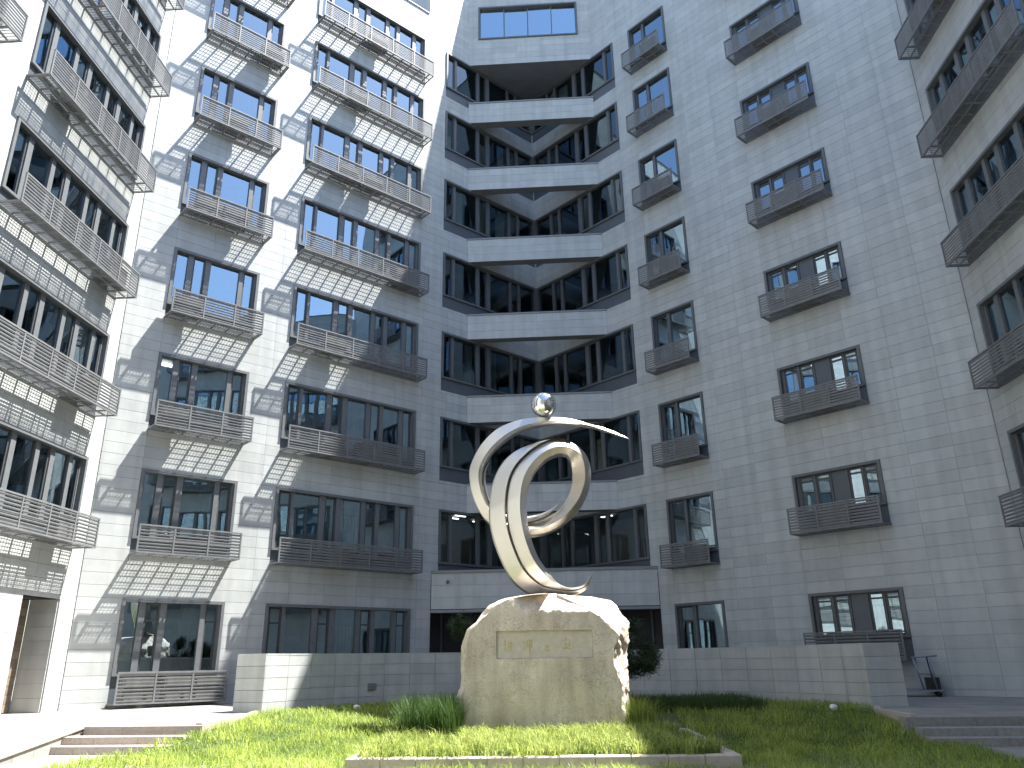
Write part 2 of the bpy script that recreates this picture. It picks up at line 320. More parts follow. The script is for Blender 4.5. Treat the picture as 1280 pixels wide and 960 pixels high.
def place_window(W, x0, x1, zt, kind, z0=SILL, spand=CAGE_B, transom=None, blinds=0.35, lamp=None):
    w = x1 - x0; R = window_meshes(kind, w, z0, 0.0, spand, transom)
    p = W.P(x0, 0, zt); win = obj('window', R['frame'], building, p, W.a)
    for nm, me, loc, ww, hh in R['items']:
        o = obj(nm, me, win, loc)
        if nm == 'pane': o.rotation_euler = (random.gauss(0, 0.0035), 0, random.gauss(0, 0.0035))
        if nm == 'pane' and ww > 0.2 and random.random() < blinds and kind not in ('T',):
            wide = ww > 0.8; mt = 'curtain' if wide else 'blind'
            cw = ww * (random.choice([0.35, 0.5, 1.0]) if wide else 0.9); ch = hh * (1.0 if wide else random.choice([0.45, 0.7, 0.95]))
            cx = loc[0] + (random.choice([0, ww - cw]) if wide else 0.05 * ww)
            obj('curtain' if wide else 'blind', curtain_mesh(cw, ch, mt), win, (cx, 0.34 if wide else 0.21, z0 + (0 if wide else 0.02)))
    if spand is not None: obj('spandrel_panel', R['sp'], win)
    obj('room_interior', R['room'], win)
    for lx, ly, lw, ld in (lamp or []):
        obj('ceiling_lamp', MB().box(0, lw, 0, ld, -0.03, 0).mesh('ceiling_lamp', M['lamp']), win, (lx * w, ly, 0.08))
    return win

# ------------------------------------------------------------------ cages for the air conditioners
OUT = 0.62
def cage_meshes(w, n, h0, h1):
    key = ('cage', round(w, 3), n, round(h0, 3), round(h1, 3))
    if key in mesh_cache: return mesh_cache[key]
    R = {}; t = 0.04; f = MB(); bay = w / n
    f.box(0, w, -OUT - .004, -OUT + t, h1 - t, h1); f.box(0, w, -OUT - .004, -OUT + t, h0, h0 + t)
    for i in range(n + 1):
        x = min(max(i * bay - t / 2, 0), w - t); f.box(x, x + t, -OUT - .001, -OUT + t - .003, h0 + t, h1 - t)
    for x in (0.0, w - t):
        f.box(x, x + t, -OUT + t, -0.002, h0 + .002, h0 + t - .002)
    f.box(t, w - t, -t, -0.003, h0 + .004, h0 + t - .004); f.box(t, w - t, -OUT * .52, -OUT * .52 + .05, h0 + .006, h0 + .03)
    R['frame'] = f.mesh('cage_frame', M['cage'])
    ns = 8; pitch = (h1 - h0 - 2 * t) / ns; s = MB()
    for k in range(ns):
        z = h0 + t + pitch * (k + 0.62); prof = ((.010, .013), (.010, -.013), (.021, -.042), (.023, -.041), (.014, -.012), (.014, .013)); J = 6
        s.add([(x, -OUT + y, z + q) for x in (t / 2 + .001, bay - t / 2 - .001) for y, q in prof], [(j, (j + 1) % J, (j + 1) % J + J, j + J) for j in range(J)] + [(0, 5, 4, 1), (4, 3, 2, 1), (6, 7, 10, 11), (7, 8, 9, 10)])
    R['panel'] = s.mesh('louvre_panel', M['cage']); g = MB(); k = 0; x = 0.06
    while x < w - 0.06:
        if k % 5 == 0: g.box(x - .03, x + .03, -OUT + t, -t, h0 + .008, h0 + .038)
        else: g.box(x - .008, x + .008, -OUT + t, -t, h0 + .014, h0 + .018)
        x += 0.092; k += 1
    for q in range(13):
        y = -OUT + t + (OUT - 2 * t) * (q + .7) / 13.4; g.box(.03, w - .03, y - .0045, y + .0045, h0 + .019, h0 + .022)
    R['floor'] = g.mesh('floor_grille', M['cage']); mesh_cache[key] = R; return R
def ac_mesh():
    if 'ac' in mesh_cache: return mesh_cache['ac']
    m = MB(); m.box(0, .82, 0, .30, 0, .58); m.box(.05, .77, -.012, -.001, .03, .55)
    m.box(.02, .12, .04, .26, -.03, -.001); m.box(.70, .80, .04, .26, -.03, -.001)
    mesh_cache['ac'] = m.mesh('air_conditioner', M['ac']); return mesh_cache['ac']
def fan_mesh():
    if 'fan' in mesh_cache: return mesh_cache['fan']
    m = MB()
    for r in (.06, .12, .18, .235):
        m.tube([(r * math.cos(a * math.pi / 10), 0, r * math.sin(a * math.pi / 10)) for a in range(21)], 0.006, 4)
    mesh_cache['fan'] = m.mesh('fan_grille', M['black']); return mesh_cache['fan']
def place_cage(W, x0, x1, zt, n, units, h0=CAGE_B, h1=CAGE_T):
    w = x1 - x0; R = cage_meshes(w, n, h0, h1); cg = obj('louvre_cage', R['frame'], building, W.P(x0, 0, zt), W.a)
    for i in range(n): obj('louvre_panel', R['panel'], cg, (w / n * i, 0, 0))
    obj('floor_grille', R['floor'], cg)
    for u in units:
        obj('air_conditioner', ac_mesh(), cg, (u, -0.48, h0 + 0.075)); 
    return cg

openings = {k: [] for k in 'ABDE'}
def op(k, x0, x1, z0, z1): openings[k].append((x0, x1, z0, z1))

for k in range(8):
    zt = ZT[k]
    # wing B: a three-bay and a five-bay window
    if k == 0:
        place_window(WB, 1.13, 3.95, zt, 'B1', spand=-2.70, transom=True); op('B', 1.13, 3.95, zt - 2.70, zt)
        place_cage(WB, 1.12, 4.02, zt, 3, [0.2, 1.25, 2.05], -2.68, -1.88)
        place_window(WB, 5.23, 10.5, zt, 'B2', spand=-2.70, transom=True, blinds=0.15); op('B', 5.23, 10.5, zt - 2.70, zt)
        place_window(WD, -10.74, -8.80, zt, 'D1', z0=-2.0, spand=-2.44, transom=True); op('D', -10.74, -8.80, zt - 2.44, zt)
    else:
        place_window(WB, 1.13, 3.95, zt, 'B1', blinds=0.35, lamp=[(0.10, 1.0, .5, .25)] if k == 2 else None); op('B', 1.13, 3.95, zt + CAGE_B, zt)
        u1 = {1: [], 2: [0.2], 3: [0.1], 4: [0.35, 1.25], 5: [0.9], 6: [1.9], 7: [0.3]}[k]
        place_cage(WB, 1.12, 4.02, zt, 3, u1)
        place_window(WB, 5.23, 10.5, zt, 'B2', blinds=0.3); op('B', 5.23, 10.5, zt + CAGE_B, zt)
        u2 = {1: [1.7], 2: [1.3, 2.6], 3: [1.1], 4: [3.9], 5: [1.2, 2.3], 6: [1.5], 7: [2.2]}[k]
        place_cage(WB, 5.22, 10.56, zt, 5, u2)
        place_window(WD, -10.74, -8.80, zt, 'D1', blinds=0.4); op('D', -10.74, -8.80, zt + CAGE_B, zt)
        place_cage(WD, -10.76, -8.78, zt, 2, [0.9] if k % 3 else [])
    place_window(WD, -5.86, -3.11, zt, 'D2', z0=-1.25, spand=-1.90, transom=False, blinds=0.2, lamp=[(0.30, 0.7, .35, .35)] if k in (1, 2) else None); op('D', -5.86, -3.11, zt - 1.90, zt)
    place_cage(WD, -5.88, -3.09, zt, 3, [1.0], -1.90, -1.12)
    # corner strips behind the bridges
    if k >= 1:
        lp = [(0.28, 0.9, .5, .06), (0.50, 0.9, .3, .06), (0.30, 1.5, .5, .06), (0.55, 1.6, .3, .06)] if k == 1 else None
        place_window(WB, 11.66, LB - 0.02, zt, 'SL', z0=-1.92, spand=-2.50, blinds=0.12, lamp=lp); op('B', 11.66, LB + 1, zt - 2.50, zt)
        lp = [(0.42, 0.9, .5, .3), (0.82, 1.2, .12, .12)] if k == 1 else None
        place_window(WD, -LD + 0.02, -11.66, zt, 'SR', z0=-1.92, spand=-2.50, blinds=0.2, lamp=lp); op('D', -LD - 1, -11.66, zt - 2.50, zt)
    # side wings
    if 1 <= k <= 6:
        place_window(WA, -5.60, -0.57, zt, 'A', blinds=0.75); op('A', -5.60, -0.57, zt + CAGE_B, zt)
        place_cage(WA, -5.64, -0.52, zt, 5, {1: [3.6], 2: [3.5], 3: [3.9], 4: [1.0], 5: [], 6: [2.0]}[k])
        place_window(WA, -11.75, -6.72, zt, 'A', blinds=0.6); op('A', -11.75, -6.72, zt + CAGE_B, zt)
        place_cage(WA, -11.79, -6.68, zt, 5, [1.4])
    if 1 <= k <= 5:
        place_window(WE, 0.50, 5.55, zt, 'A', blinds=0.35); op('E', 0.50, 5.55, zt + CAGE_B, zt)
        place_cage(WE, 0.48, 5.60, zt, 5, {1: [1.4], 2: [2.4], 3: [3.2], 4: [1.3], 5: [2.0]}[k])
        place_window(WE, 6.70, 11.75, zt, 'A', blinds=0.3); op('E', 6.70, 11.75, zt + CAGE_B, zt)
        place_cage(WE, 6.68, 11.80, zt, 5, [2.4])
# ground-floor niche in wing A and the passage under the canopy
op('A', -2.10, -0.67, -1, 2.66)
op('B', 11.36, LB + 1, -1, 3.9); op('D', -LD - 1, -11.36, -1, 3.9)
# top window of the centre block
place_window(WC, 0.48, 5.25, 31.15, 'T', z0=-1.92, spand=None)

# ------------------------------------------------------------------ cladding
COURSE = 3.6 / 11; PW = 1.2
def clip(rects, o):
    out = []
    for (a, b, c, d) in rects:
        if o[0] >= b or o[1] <= a or o[2] >= d or o[3] <= c: out.append((a, b, c, d)); continue
        if o[0] > a: out.append((a, o[0], c, d))
        if o[1] < b: out.append((o[1], b, c, d))
        l, r = max(a, o[0]), min(b, o[1])
        if o[2] > c: out.append((l, r, c, o[2]))
        if o[3] < d: out.append((l, r, o[3], d))
    return [q for q in out if q[1] - q[0] > 0.03 and q[3] - q[2] > 0.03]
def courses(z0, z1, base=2.78, h=COURSE):
    k = math.floor((z0 - base) / h) ; zs = [z0]
    while base + (k + 1) * h < z1 - 0.05:
        k += 1; z = base + k * h
        if z > z0 + 0.05: zs.append(z)
    return zs + [z1]
PIECES = []          # (part, wall, x0, x1, z0, z1, y)
def clad(W, part, x0, x1, z0, z1, ops, y=0.0, pw=PW, phase=0.0, zs=None):
    cut = [q for q in [x0] + [x0 + phase + pw * i for i in range(1, 60)] if q < x1 - 0.2] + [x1]
    zs = zs or courses(z0, z1)
    for i in range(len(cut) - 1):
        for j in range(len(zs) - 1):
            rs = [(cut[i], cut[i + 1], zs[j], zs[j + 1])]
            for o in ops: rs = clip(rs, o)
            for r in rs: PIECES.append((part, W, r[0], r[1], r[2], r[3], y))
def backing(W, name, x0, x1, z0, z1, ops, y=0.032):
    xs = sorted({x0, x1} | {min(max(q, x0), x1) for o in ops for q in o[:2]}); zs = sorted({z0, z1} | {min(max(q, z0), z1) for o in ops for q in o[2:]})
    m = MB()
    for i in range(len(xs) - 1):
        for j in range(len(zs) - 1):
            cx, cz = (xs[i] + xs[i + 1]) / 2, (zs[j] + zs[j + 1]) / 2
            if any(o[0] < cx < o[1] and o[2] < cz < o[3] for o in ops): continue
            m.sheet([(xs[i], y, zs[j]), (xs[i + 1], y, zs[j]), (xs[i + 1], y, zs[j + 1]), (xs[i], y, zs[j + 1])])
    for o in ops:       # reveals
        if o[3] >= 40: continue
        a, b = max(o[0], x0), min(o[1], x1); c, d = max(o[2], z0), min(o[3], z1)
        for e in ((a, a), (b, b)):
            if x0 + .01 < e[0] < x1 - .01: m.sheet([(e[0], 0.004, c), (e[0], .24, c), (e[0], .24, d), (e[0], 0.004, d)])
        m.sheet([(a, 0.004, d), (b, 0.004, d), (b, .24, d), (a, .24, d)])
        if c > z0 + 0.01: m.sheet([(a, 0.004, c), (b, 0.004, c), (b, .24, c), (a, .24, c)])
    return obj(name, m.mesh(name, M['backing']), building, W.P(0, 0, 0), W.a)
parts = {}
parts['A'] = backing(WA, 'wall', -27, 0.12, -0.3, ROOF_A, openings['A'])
parts['B'] = backing(WB, 'wall', -.12, LB + 0.03, -0.3, ROOF_C, openings['B'] + [(-1, 10.68, ROOF_BD, 40)])
parts['D'] = backing(WD, 'wall', -LD - 0.03, 0.12, -0.3, ROOF_C, openings['D'] + [(-10.72, 1, SIDE_D, 40)])
parts['E'] = backing(WE, 'wall', -.12, 30, -0.3, ROOF_E, openings['E'])
clad(WA, 'A', -27, -0.012, 0.0, ROOF_A, openings['A'], phase=0.0)
clad(WB, 'B', 0.012, LB, 0.0, ROOF_C, openings['B'] + [(-1, 10.68, ROOF_BD, 40)], phase=-0.07)
clad(WD, 'D', -LD, -0.012, 0.0, ROOF_C, openings['D'] + [(-10.72, 1, SIDE_D, 40)], phase=0.35)
clad(WE, 'E', 0.012, 30, 0.0, ROOF_E, openings['E'], phase=-0.2)
# unseen rear wing behind the viewer, added to block low light into the court
WF = Wall((13.0, -8.5), (-1.0, 0.05)); LF = 27.0; fo = []
for k in range(1, 6):
    for x in (2.0, 8.5, 15.0, 21.5): fo.append((x, x + 4.4, ZT[k] - 1.95, ZT[k]))
parts['F'] = backing(WF, 'wall', 0, LF, -.4, ROOF_E, fo); clad(WF, 'F', 0, LF, 0.0, ROOF_E, fo, pw=2.4, zs=[0.0] + [2.78 + 1.2 * i - 1.65 for i in range(0, 17)] + [ROOF_E])
for (a, b, c, d) in fo: place_window(WF, a, b, d, 'B2', z0=-1.95 + .07, spand=None, blinds=0)
slab_f = [tuple(WF.P(0, 0.04, ROOF_E)), tuple(WF.P(LF, 0.04, ROOF_E)), tuple(WF.P(LF, 12, ROOF_E)), tuple(WF.P(0, 12, ROOF_E))]
obj('roof', MB().sheet(slab_f).mesh('roof', M['soffit']), building)
# centre block over the corner
tw = [(0.48, 5.25, 31.15 - 1.99, 31.15)]
parts['C'] = backing(WC, 'wall', 0, LC, 27.66, ROOF_C, tw); clad(WC, 'C', 0.0, LC, 27.66, ROOF_C, tw, pw=LC / 5)
blk = MB()
tri = lambda z: [(cL.x, cL.y, z), (cR.x, cR.y, z), (COR.x, COR.y, z)]
blk.sheet(list(reversed(tri(27.66))))
obj('soffit', blk.mesh('soffit', M['soffit']), building)
# roofs and parapet copings
def roof_poly(pts, z): return MB().sheet([(p[0], p[1], z) for p in pts])
rf = MB()
def slab(W, x0, x1, z, depth=14): rf.sheet([tuple(W.P(x0, 0.04, z)), tuple(W.P(x1, 0.04, z)), tuple(W.P(x1, depth, z)), tuple(W.P(x0, depth, z))])
slab(WA, -27, 0, ROOF_A - .3); slab(WB, 0, LB, ROOF_BD - .35); slab(WD, -LD, 0, ROOF_BD - .4); slab(WE, 0, 30, ROOF_E - .3)
roof = obj('roof', rf.mesh('roof', M['soffit']), building)
def coping(W, x0, x1, z): obj('coping', MB().box(x0, x1, -0.04, 0.30, z - 0.002, z + 0.06).mesh('coping', M['coping']), building, W.P(0, 0, 0), W.a)
coping(WA, -27, -.05, ROOF_A); coping(WB, 0.05, 10.66, ROOF_BD); coping(WB, 10.68, 12.9, ROOF_C); coping(WC, 0.02, LC - .02, ROOF_C + .003)
coping(WD, -12.9, -10.72, ROOF_C); coping(WD, -10.70, -.05, SIDE_D); coping(WE, 0.05, 30, ROOF_E)
# raised flanks of the centre block above the wing roofs
for W, x in ((WB, 10.68), (WD, -10.72)):
    ret = MB().sheet([tuple(W.P(x, 0.0, ROOF_BD)), tuple(W.P(x, 4, ROOF_BD)), tuple(W.P(x, 4, ROOF_C)), tuple(W.P(x, 0.0, ROOF_C))]); obj('roof_return', ret.mesh('roof_return', M['stone']), building)

# bridges across the corner
for k in range(1, 7):
    z0, z1 = ZT[k] - 0.01, ZT[k] + 1.12
    m = MB(); m.box(0.02, LC - 0.02, 0.032, 0.45, z0 + .01, z1 - .07)
    br = obj('bridge_beam', m.mesh('bridge_beam', M['soffit']), building, WC.P(0, 0, 0), WC.a)
    obj('coping', MB().box(-0.0, LC, -0.03, 0.48, z1 - 0.068, z1).mesh('coping', M['coping']), br)
    parts['W%d' % k] = br
    h = (z1 - .07 - z0) / 3; clad(WC, 'W%d' % k, 0.02, LC - .02, z0, z1 - .07, [], pw=(LC - .04) / 6, zs=[z0, z0 + h, z0 + 2 * h, z1 - .07])
# entrance canopy
m = MB(); zc0, zc1 = 2.66, 4.12
hgt = [(0.0, 0.032), (LG, 0.032)]
pts = [WG.P(0.02, 0.032, 0), WG.P(LG - .02, 0.032, 0), Vector((COR.x, COR.y, 0))]
cn = obj('entrance_canopy', extrude_poly([(p.x, p.y) for p in pts], zc0 + .12, zc1 - .1).mesh('entrance_canopy', M['soffit']), building)
def along(W, parent, name, x0, x1, y0, y1, z0, z1, mat):
    mb = MB().box(x0, x1, y0, y1, z0, z1); mb.v = [tuple(W.P(*v)) for v in mb.v]
    return obj(name, mb.mesh(name, M[mat]), parent)
along(WG, cn, 'coping', 0, LG, -0.04, 0.5, zc1 - .098, zc1, 'coping'); along(WG, cn, 'fascia_trim', 0.01, LG - .01, -0.02, 0.4, zc0, zc0 + .10, 'coping')
parts['G'] = cn; clad(WG, 'G', 0.02, LG - .02, zc0 + .12, zc1 - .1, [], pw=(LG - .04) / 5, zs=[zc0 + .12, zc0 + .53, zc0 + .94, zc1 - .1])
# passage walls under the canopy: dark glazing set back
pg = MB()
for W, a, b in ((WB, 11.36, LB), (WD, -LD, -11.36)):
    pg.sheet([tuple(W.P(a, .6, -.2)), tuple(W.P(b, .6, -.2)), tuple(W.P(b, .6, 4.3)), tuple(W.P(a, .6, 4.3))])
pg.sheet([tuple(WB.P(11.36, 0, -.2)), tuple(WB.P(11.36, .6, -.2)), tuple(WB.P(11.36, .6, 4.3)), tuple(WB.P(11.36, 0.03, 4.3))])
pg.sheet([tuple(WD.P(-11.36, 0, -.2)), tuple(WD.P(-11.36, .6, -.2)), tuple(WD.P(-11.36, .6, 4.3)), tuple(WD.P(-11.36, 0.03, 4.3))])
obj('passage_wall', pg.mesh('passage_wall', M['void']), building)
for W, xs in ((WB, (12.2, 13.6, 15.0, 16.3)), (WD, (-16.3, -15.0, -13.6, -12.2))):
    for x in xs:
        mb = MB().box(x, x + .07, .50, .58, 0.0, 3.2); mb.v = [tuple(W.P(*v)) for v in mb.v]; obj('passage_post', mb.mesh('passage_post', M['frame']), building)
cp = MB(); cp.box(-.11, .11, -.11, .11, 3.8, 27.9)
obj('corner_post', cp.mesh('corner_post', M['stone']), building, (COR.x, COR.y + .15, 0), math.radians(45))
# niche in wing A
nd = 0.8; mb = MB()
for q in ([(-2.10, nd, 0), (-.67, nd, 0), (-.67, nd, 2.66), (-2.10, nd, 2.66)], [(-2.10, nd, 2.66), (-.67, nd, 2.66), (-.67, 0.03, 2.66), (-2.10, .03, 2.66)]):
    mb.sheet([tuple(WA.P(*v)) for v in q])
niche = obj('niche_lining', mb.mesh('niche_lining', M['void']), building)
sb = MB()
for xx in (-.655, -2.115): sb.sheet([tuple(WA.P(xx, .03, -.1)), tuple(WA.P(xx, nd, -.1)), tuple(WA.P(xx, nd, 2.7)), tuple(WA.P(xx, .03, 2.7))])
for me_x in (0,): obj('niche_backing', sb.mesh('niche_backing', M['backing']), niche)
for j in range(13):
    z = 0.02 + j * 0.203
    if j < 8:
        b = MB().box(-.70, -.67, 0.035, nd - .035, j * .3325 + .003, (j + 1) * .3325 - .003); b.v = [tuple(WA.P(*v)) for v in b.v]; me = b.mesh('niche_slab', M['stone']); set_tint(me, [random.random()] * 6); obj('niche_slab', me, niche)
    for i in range(4):
        x = -2.09 + i * .345; b = MB().box(x, x + .335, nd - .03, nd - .002, z, z + .195); b.v = [tuple(WA.P(*v)) for v in b.v]
        me = b.mesh('brick', M['brick']); set_tint(me, [random.random()] * 6); obj('brick', me, niche)
    b = MB().box(-2.10, -2.07, .035, nd - .035, z, z + .195); b.v = [tuple(WA.P(*v)) for v in b.v]; me = b.mesh('niche_slab', M['brick']); set_tint(me, [random.random()] * 6); obj('niche_slab', me, niche)

# stone pieces: the 300 that show largest are objects, the others are joined per wall
view = cam.matrix_world.inverted(); FX = 970.0 / 1280.0
def shown(pc):
    part, W, x0, x1, z0, z1, y = pc
    c = view @ W.P((x0 + x1) / 2, 0, (z0 + z1) / 2)
    if c.z > -1: return 0
    u, v = c.x / -c.z * FX, c.y / -c.z * FX
    if abs(u) > 0.5 or abs(v) > 0.375: return 0
    dv = (W.P((x0 + x1) / 2, 0, (z0 + z1) / 2) - cam.matrix_world.translation); dist = dv.length
    return (x1 - x0) * (z1 - z0) * abs(dv.normalized().xy.dot(W.n)) / dist ** 2
PIECES.sort(key=shown, reverse=True)
G2 = 0.0036; TH = 0.028; rest = {}
def piece_box(mb, x0, x1, z0, z1, y):
    j = random.uniform(-.0015, .0015) + y; e = .005 if (x1 - x0) > .1 else .002
    a, b, c, d = x0 + e / 2, x1 - e / 2, z0 + G2, z1 - G2
    k = len(mb.v); mb.v += [(a, j, c), (b, j, c), (b, j, d), (a, j, d), (a, j + TH, c), (b, j + TH, c), (b, j + TH, d), (a, j + TH, d)]
    mb.f += [tuple(k + i for i in f) for f in ((0, 1, 2, 3), (1, 5, 6, 2), (5, 1, 0, 4), (4, 0, 3, 7), (3, 2, 6, 7))]
for i, pc in enumerate(PIECES):
    part, W, x0, x1, z0, z1, y = pc; par = parts[part]
    if i < 300:
        mb = MB(); piece_box(mb, x0, x1, z0, z1, y); me = mb.mesh('stone_panel', M['stone']); set_tint(me, [random.random()] * 5)
        if part == 'G': obj('stone_panel', me, par, WG.P(0, 0, 0), WG.a)
        else: obj('stone_panel', me, par)
    else:
        r = rest.setdefault(part, (MB(), [])); piece_box(r[0], x0, x1, z0, z1, y); r[1].extend([random.random()] * 5)
for part, (mb, tv) in rest.items():
    me = mb.mesh('cladding_panels', M['stone']); set_tint(me, tv)
    o = obj('cladding_panels', me, parts[part], WG.P(0, 0, 0) if part == 'G' else (0, 0, 0), WG.a if part == 'G' else 0); o['kind'] = 'stuff'
# small camera on the canopy fascia
cc = MB(); cc.tube([(0, 0, 0), (0, -.10, 0)], .03, 10); cc.tube([(0, -.10, .02), (0, -.14, -.03), (0, -.15, -.08)], [.05, .06, .03], 12)
tag(obj('security_camera', cc.mesh('security_camera', M['ac'], True), None, WG.P(0.62, -0.002, 3.72), WG.a), 'small dome security camera on the stone fascia over the dark passage', 'camera')

# ------------------------------------------------------------------ ground
CC = Vector((0.55, 16.1)); RW = 6.9
def arc(R, a0, a1, n): return [(CC.x + R * math.cos(math.radians(a0 + (a1 - a0) * i / n)), CC.y + R * math.sin(math.radians(a0 + (a1 - a0) * i / n))) for i in range(n + 1)]
A_L, A_R = 155.8, 10.9
LOW = -0.36
g = MB().sheet([(-150, -120, LOW), (150, -120, LOW), (150, 150, LOW), (-150, 150, LOW)]); tag(obj('ground', g.mesh('ground', M['plaza'])), kind='structure')
left_edge = [(-5.72, 15.14), (-5.50, 17.0), (-5.80, 18.9)]
right_edge = [(7.33, 17.35), (6.95, 16.3), (6.75, 14.45)]
tp = [(-13.0, 15.9), (-7.90, 15.36)] + left_edge[:2] + arc(RW + .06, A_L, A_R, 40) + right_edge[1:] + [(14.0, 13.75), (14.0, 20.0), (1.2, 34.0), (-12.6, 22.0)]
tag(obj('terrace', extrude_poly(tp, LOW - .1, 0.0).mesh('terrace', M['paving'])), kind='structure')
ramp = MB(); ramp.add([(-13, 15.9, 0), (-7.9, 15.36, 0), (-7.75, 11.6, LOW), (-13, 11.6, LOW), (-13, 15.9, LOW - .1), (-7.9, 15.36, LOW - .1), (-7.75, 11.6, LOW - .1), (-13, 11.6, LOW - .1)],
    [(0, 3, 2, 1), (1, 2, 6, 5), (0, 4, 7, 3)])
tag(obj('path', ramp.mesh('path', M['paving'])), kind='structure')
# paving seams of the ramp edge
ek = MB(); ek.bar((-7.90, 15.36, -.012), (-7.75, 11.6, LOW - .005), .06, .035)
tag(obj('kerb', ek.mesh('kerb', M['kerb'])), 'thin stone edging beside the left ramp', None, None, 'structure')

for pts in ([(-5.74, 15.2), (-5.56, 17.0), (-5.86, 18.82)], [(7.36, 17.25), (6.98, 16.3), (6.80, 14.5)]):
    lk = MB()
    for i in range(2): lk.bar((pts[i][0], pts[i][1], -.02), (pts[i + 1][0], pts[i + 1][1], -.02 + .001), .12, .13)
    tag(obj('kerb', lk.mesh('kerb', M['kerb'])), kind='structure')
def steps(name, label, p0, p1, n0, widen, mat='stepstone', cat='steps'):
    """three risers, each of stone blocks; p0-p1 is the top nosing, the flight falls towards the court"""
    d = Vector((p1[0] - p0[0], p1[1] - p0[1])); L = d.length; d.normalize(); nn = Vector((d.y, -d.x))
    root = bpy.data.objects.new(name, None); COL.objects.link(root); root.location = (p0[0], p0[1], 0); root.rotation_euler = (0, 0, math.atan2(d.y, d.x)); tag(root, label, cat)
    for j in range(3):
        z1 = -0.12 * j + 0.004 - (0.0 if j else 0.0); z0 = LOW - .05; y1 = -0.34 * j
        a = -widen * j; n = n0
        w = (L - a) / n
        for i in range(n):
            b = MB().box(a + w * i + .003, a + w * (i + 1) - .003, y1 - (.03 if j == 0 else .34), y1 + (.35 if j == 0 else .02) - .025, z0, z1 - (0.002 if j else 0))
            # recessed riser under the nosing
            me = b.mesh('step_block', M[mat]); set_tint(me, [random.random()] * 6); obj('step_block', me, root)
    return root
steps('stone_steps', 'three pinkish stone steps between the sunlit ramp and the lawn', (-7.85, 15.33), (-5.62, 15.11), 3, 0.18)
steps('stone_steps', 'three grey stone steps beside the lawn below the platform trolley', (6.62, 14.43), (13.4, 13.80), 6, 0.0, 'stepgrey')

# ------------------------------------------------------------------ curved garden wall
gw = bpy.data.objects.new('garden_wall', None); COL.objects.link(gw); gw.location = (CC.x, CC.y, 0)
tag(gw, 'low curved stone clad garden wall behind the lawn and the monument', 'wall')
HW = 1.25; TW = 0.62
def arc_block(R0, R1, a0, a1, z0, z1, n=2):
    m = MB(); vs = []; 
    for i in range(n + 1):
        a = math.radians(a0 + (a1 - a0) * i / n); c, s = math.cos(a), math.sin(a)
        vs += [(R0 * c, R0 * s, z0), (R1 * c, R1 * s, z0), (R1 * c, R1 * s, z1), (R0 * c, R0 * s, z1)]
    fs = [(0, 1, 2, 3), tuple(n * 4 + q for q in (3, 2, 1, 0))]
    for i in range(n):
        for j in range(4): fs.append((i * 4 + j, (i + 1) * 4 + j, (i + 1) * 4 + (j + 1) % 4, i * 4 + (j + 1) % 4))
    fs = [tuple(reversed(f)) for f in fs] if a1 < a0 else fs
    return m.add(vs, fs)
obj('wall_core', arc_block(RW + .03, RW + TW + .2, A_L - .25, A_R + .25, -.4, HW - .03, 60).mesh('wall_core', M['backing']), gw)
NW = 24; da = (A_R - A_L) / NW; ch = (HW + .05) / 5
for i in range(NW):
    for j in range(5):
        a0, a1 = A_L + da * i, A_L + da * (i + 1); ga = 0.035
        me = arc_block(RW + random.uniform(-.002, .002), RW + .028, a0 - ga, a1 + ga, -.05 + ch * j + .004 - (.35 if j == 0 else 0), -.05 + ch * (j + 1) - .004, 2).mesh('stone_panel', M['stone'])
        set_tint(me, [random.random()] * len(me.polygons)); obj('stone_panel', me, gw)
    me = arc_block(RW - .004, RW + TW + .25, A_L + da * i - .02, A_L + da * (i + 1) + .02, HW - .028, HW + .012, 2).mesh('coping_slab', M['stone']); set_tint(me, [random.random()] * len(me.polygons)); obj('coping_slab', me, gw)
for aa, sg in ((A_L, 1), (A_R, -1)):
    for j in range(5):
        me = arc_block(RW + .004, RW + TW + .23, aa + .22 * sg, aa - .02 * sg, -.05 + ch * j + .004 - (.35 if j == 0 else 0), -.05 + ch * (j + 1) - .004, 1).mesh('end_panel', M['stone']); set_tint(me, [random.random()] * len(me.polygons)); obj('end_panel', me, gw)
a = math.radians(128.5); vb = MB(); vb.box(-.12, .12, -.02, .02, -.08, .08)
for q in range(4): vb.box(-.10, .10, -.026, -.021, -.06 + q * .036, -.045 + q * .036)
o = obj('vent_plate', vb.mesh('vent_plate', M['coping']), gw, ((RW - .01) * math.cos(a), (RW - .01) * math.sin(a), .45), a - math.pi / 2)

# ------------------------------------------------------------------ lawn
lawn_pts = [(-5.72, 15.14), (-6.05, 14.1), (-6.65, 13.2), (-6.75, 12.4), (-6.4, 11.0), (-5.2, 9.3), (6.0, 9.0), (6.7, 11.2), (6.95, 12.8), (6.85, 14.4), (6.93, 16.2), (7.30, 17.3)] + list(reversed(arc(RW - .03, A_L - .5, A_R + .5, 40))) + [(-5.52, 17.0)]
def lawn_z(x, y):
    t = min(max((y - 12.2) / 5.8, 0), 1); t = t * t * (3 - 2 * t)
    up = min(max((-4.5 - x) / .8, 0), 1) * min(max((y - 13.7) / .8, 0), 1)
    return -0.37 + 0.36 * t + .13 * up * (1 - t) + 0.02 * noise.noise(Vector((x * .7, y * .7, 0)))
def inside(x, y, poly):
    c = False; j = len(poly) - 1
    for i in range(len(poly)):
        xi, yi = poly[i]; xj, yj = poly[j]
        if (yi > y) != (yj > y) and x < (xj - xi) * (y - yi) / (yj - yi) + xi: c = not c
        j = i
    return c
bm = bmesh.new(); step = 0.25; grid = {}
for i in range(60):
    for j in range(60):
        x, y = -7 + i * step, 8.8 + j * step
        if inside(x, y, lawn_pts): grid[i, j] = bm.verts.new((x, y, lawn_z(x, y)))
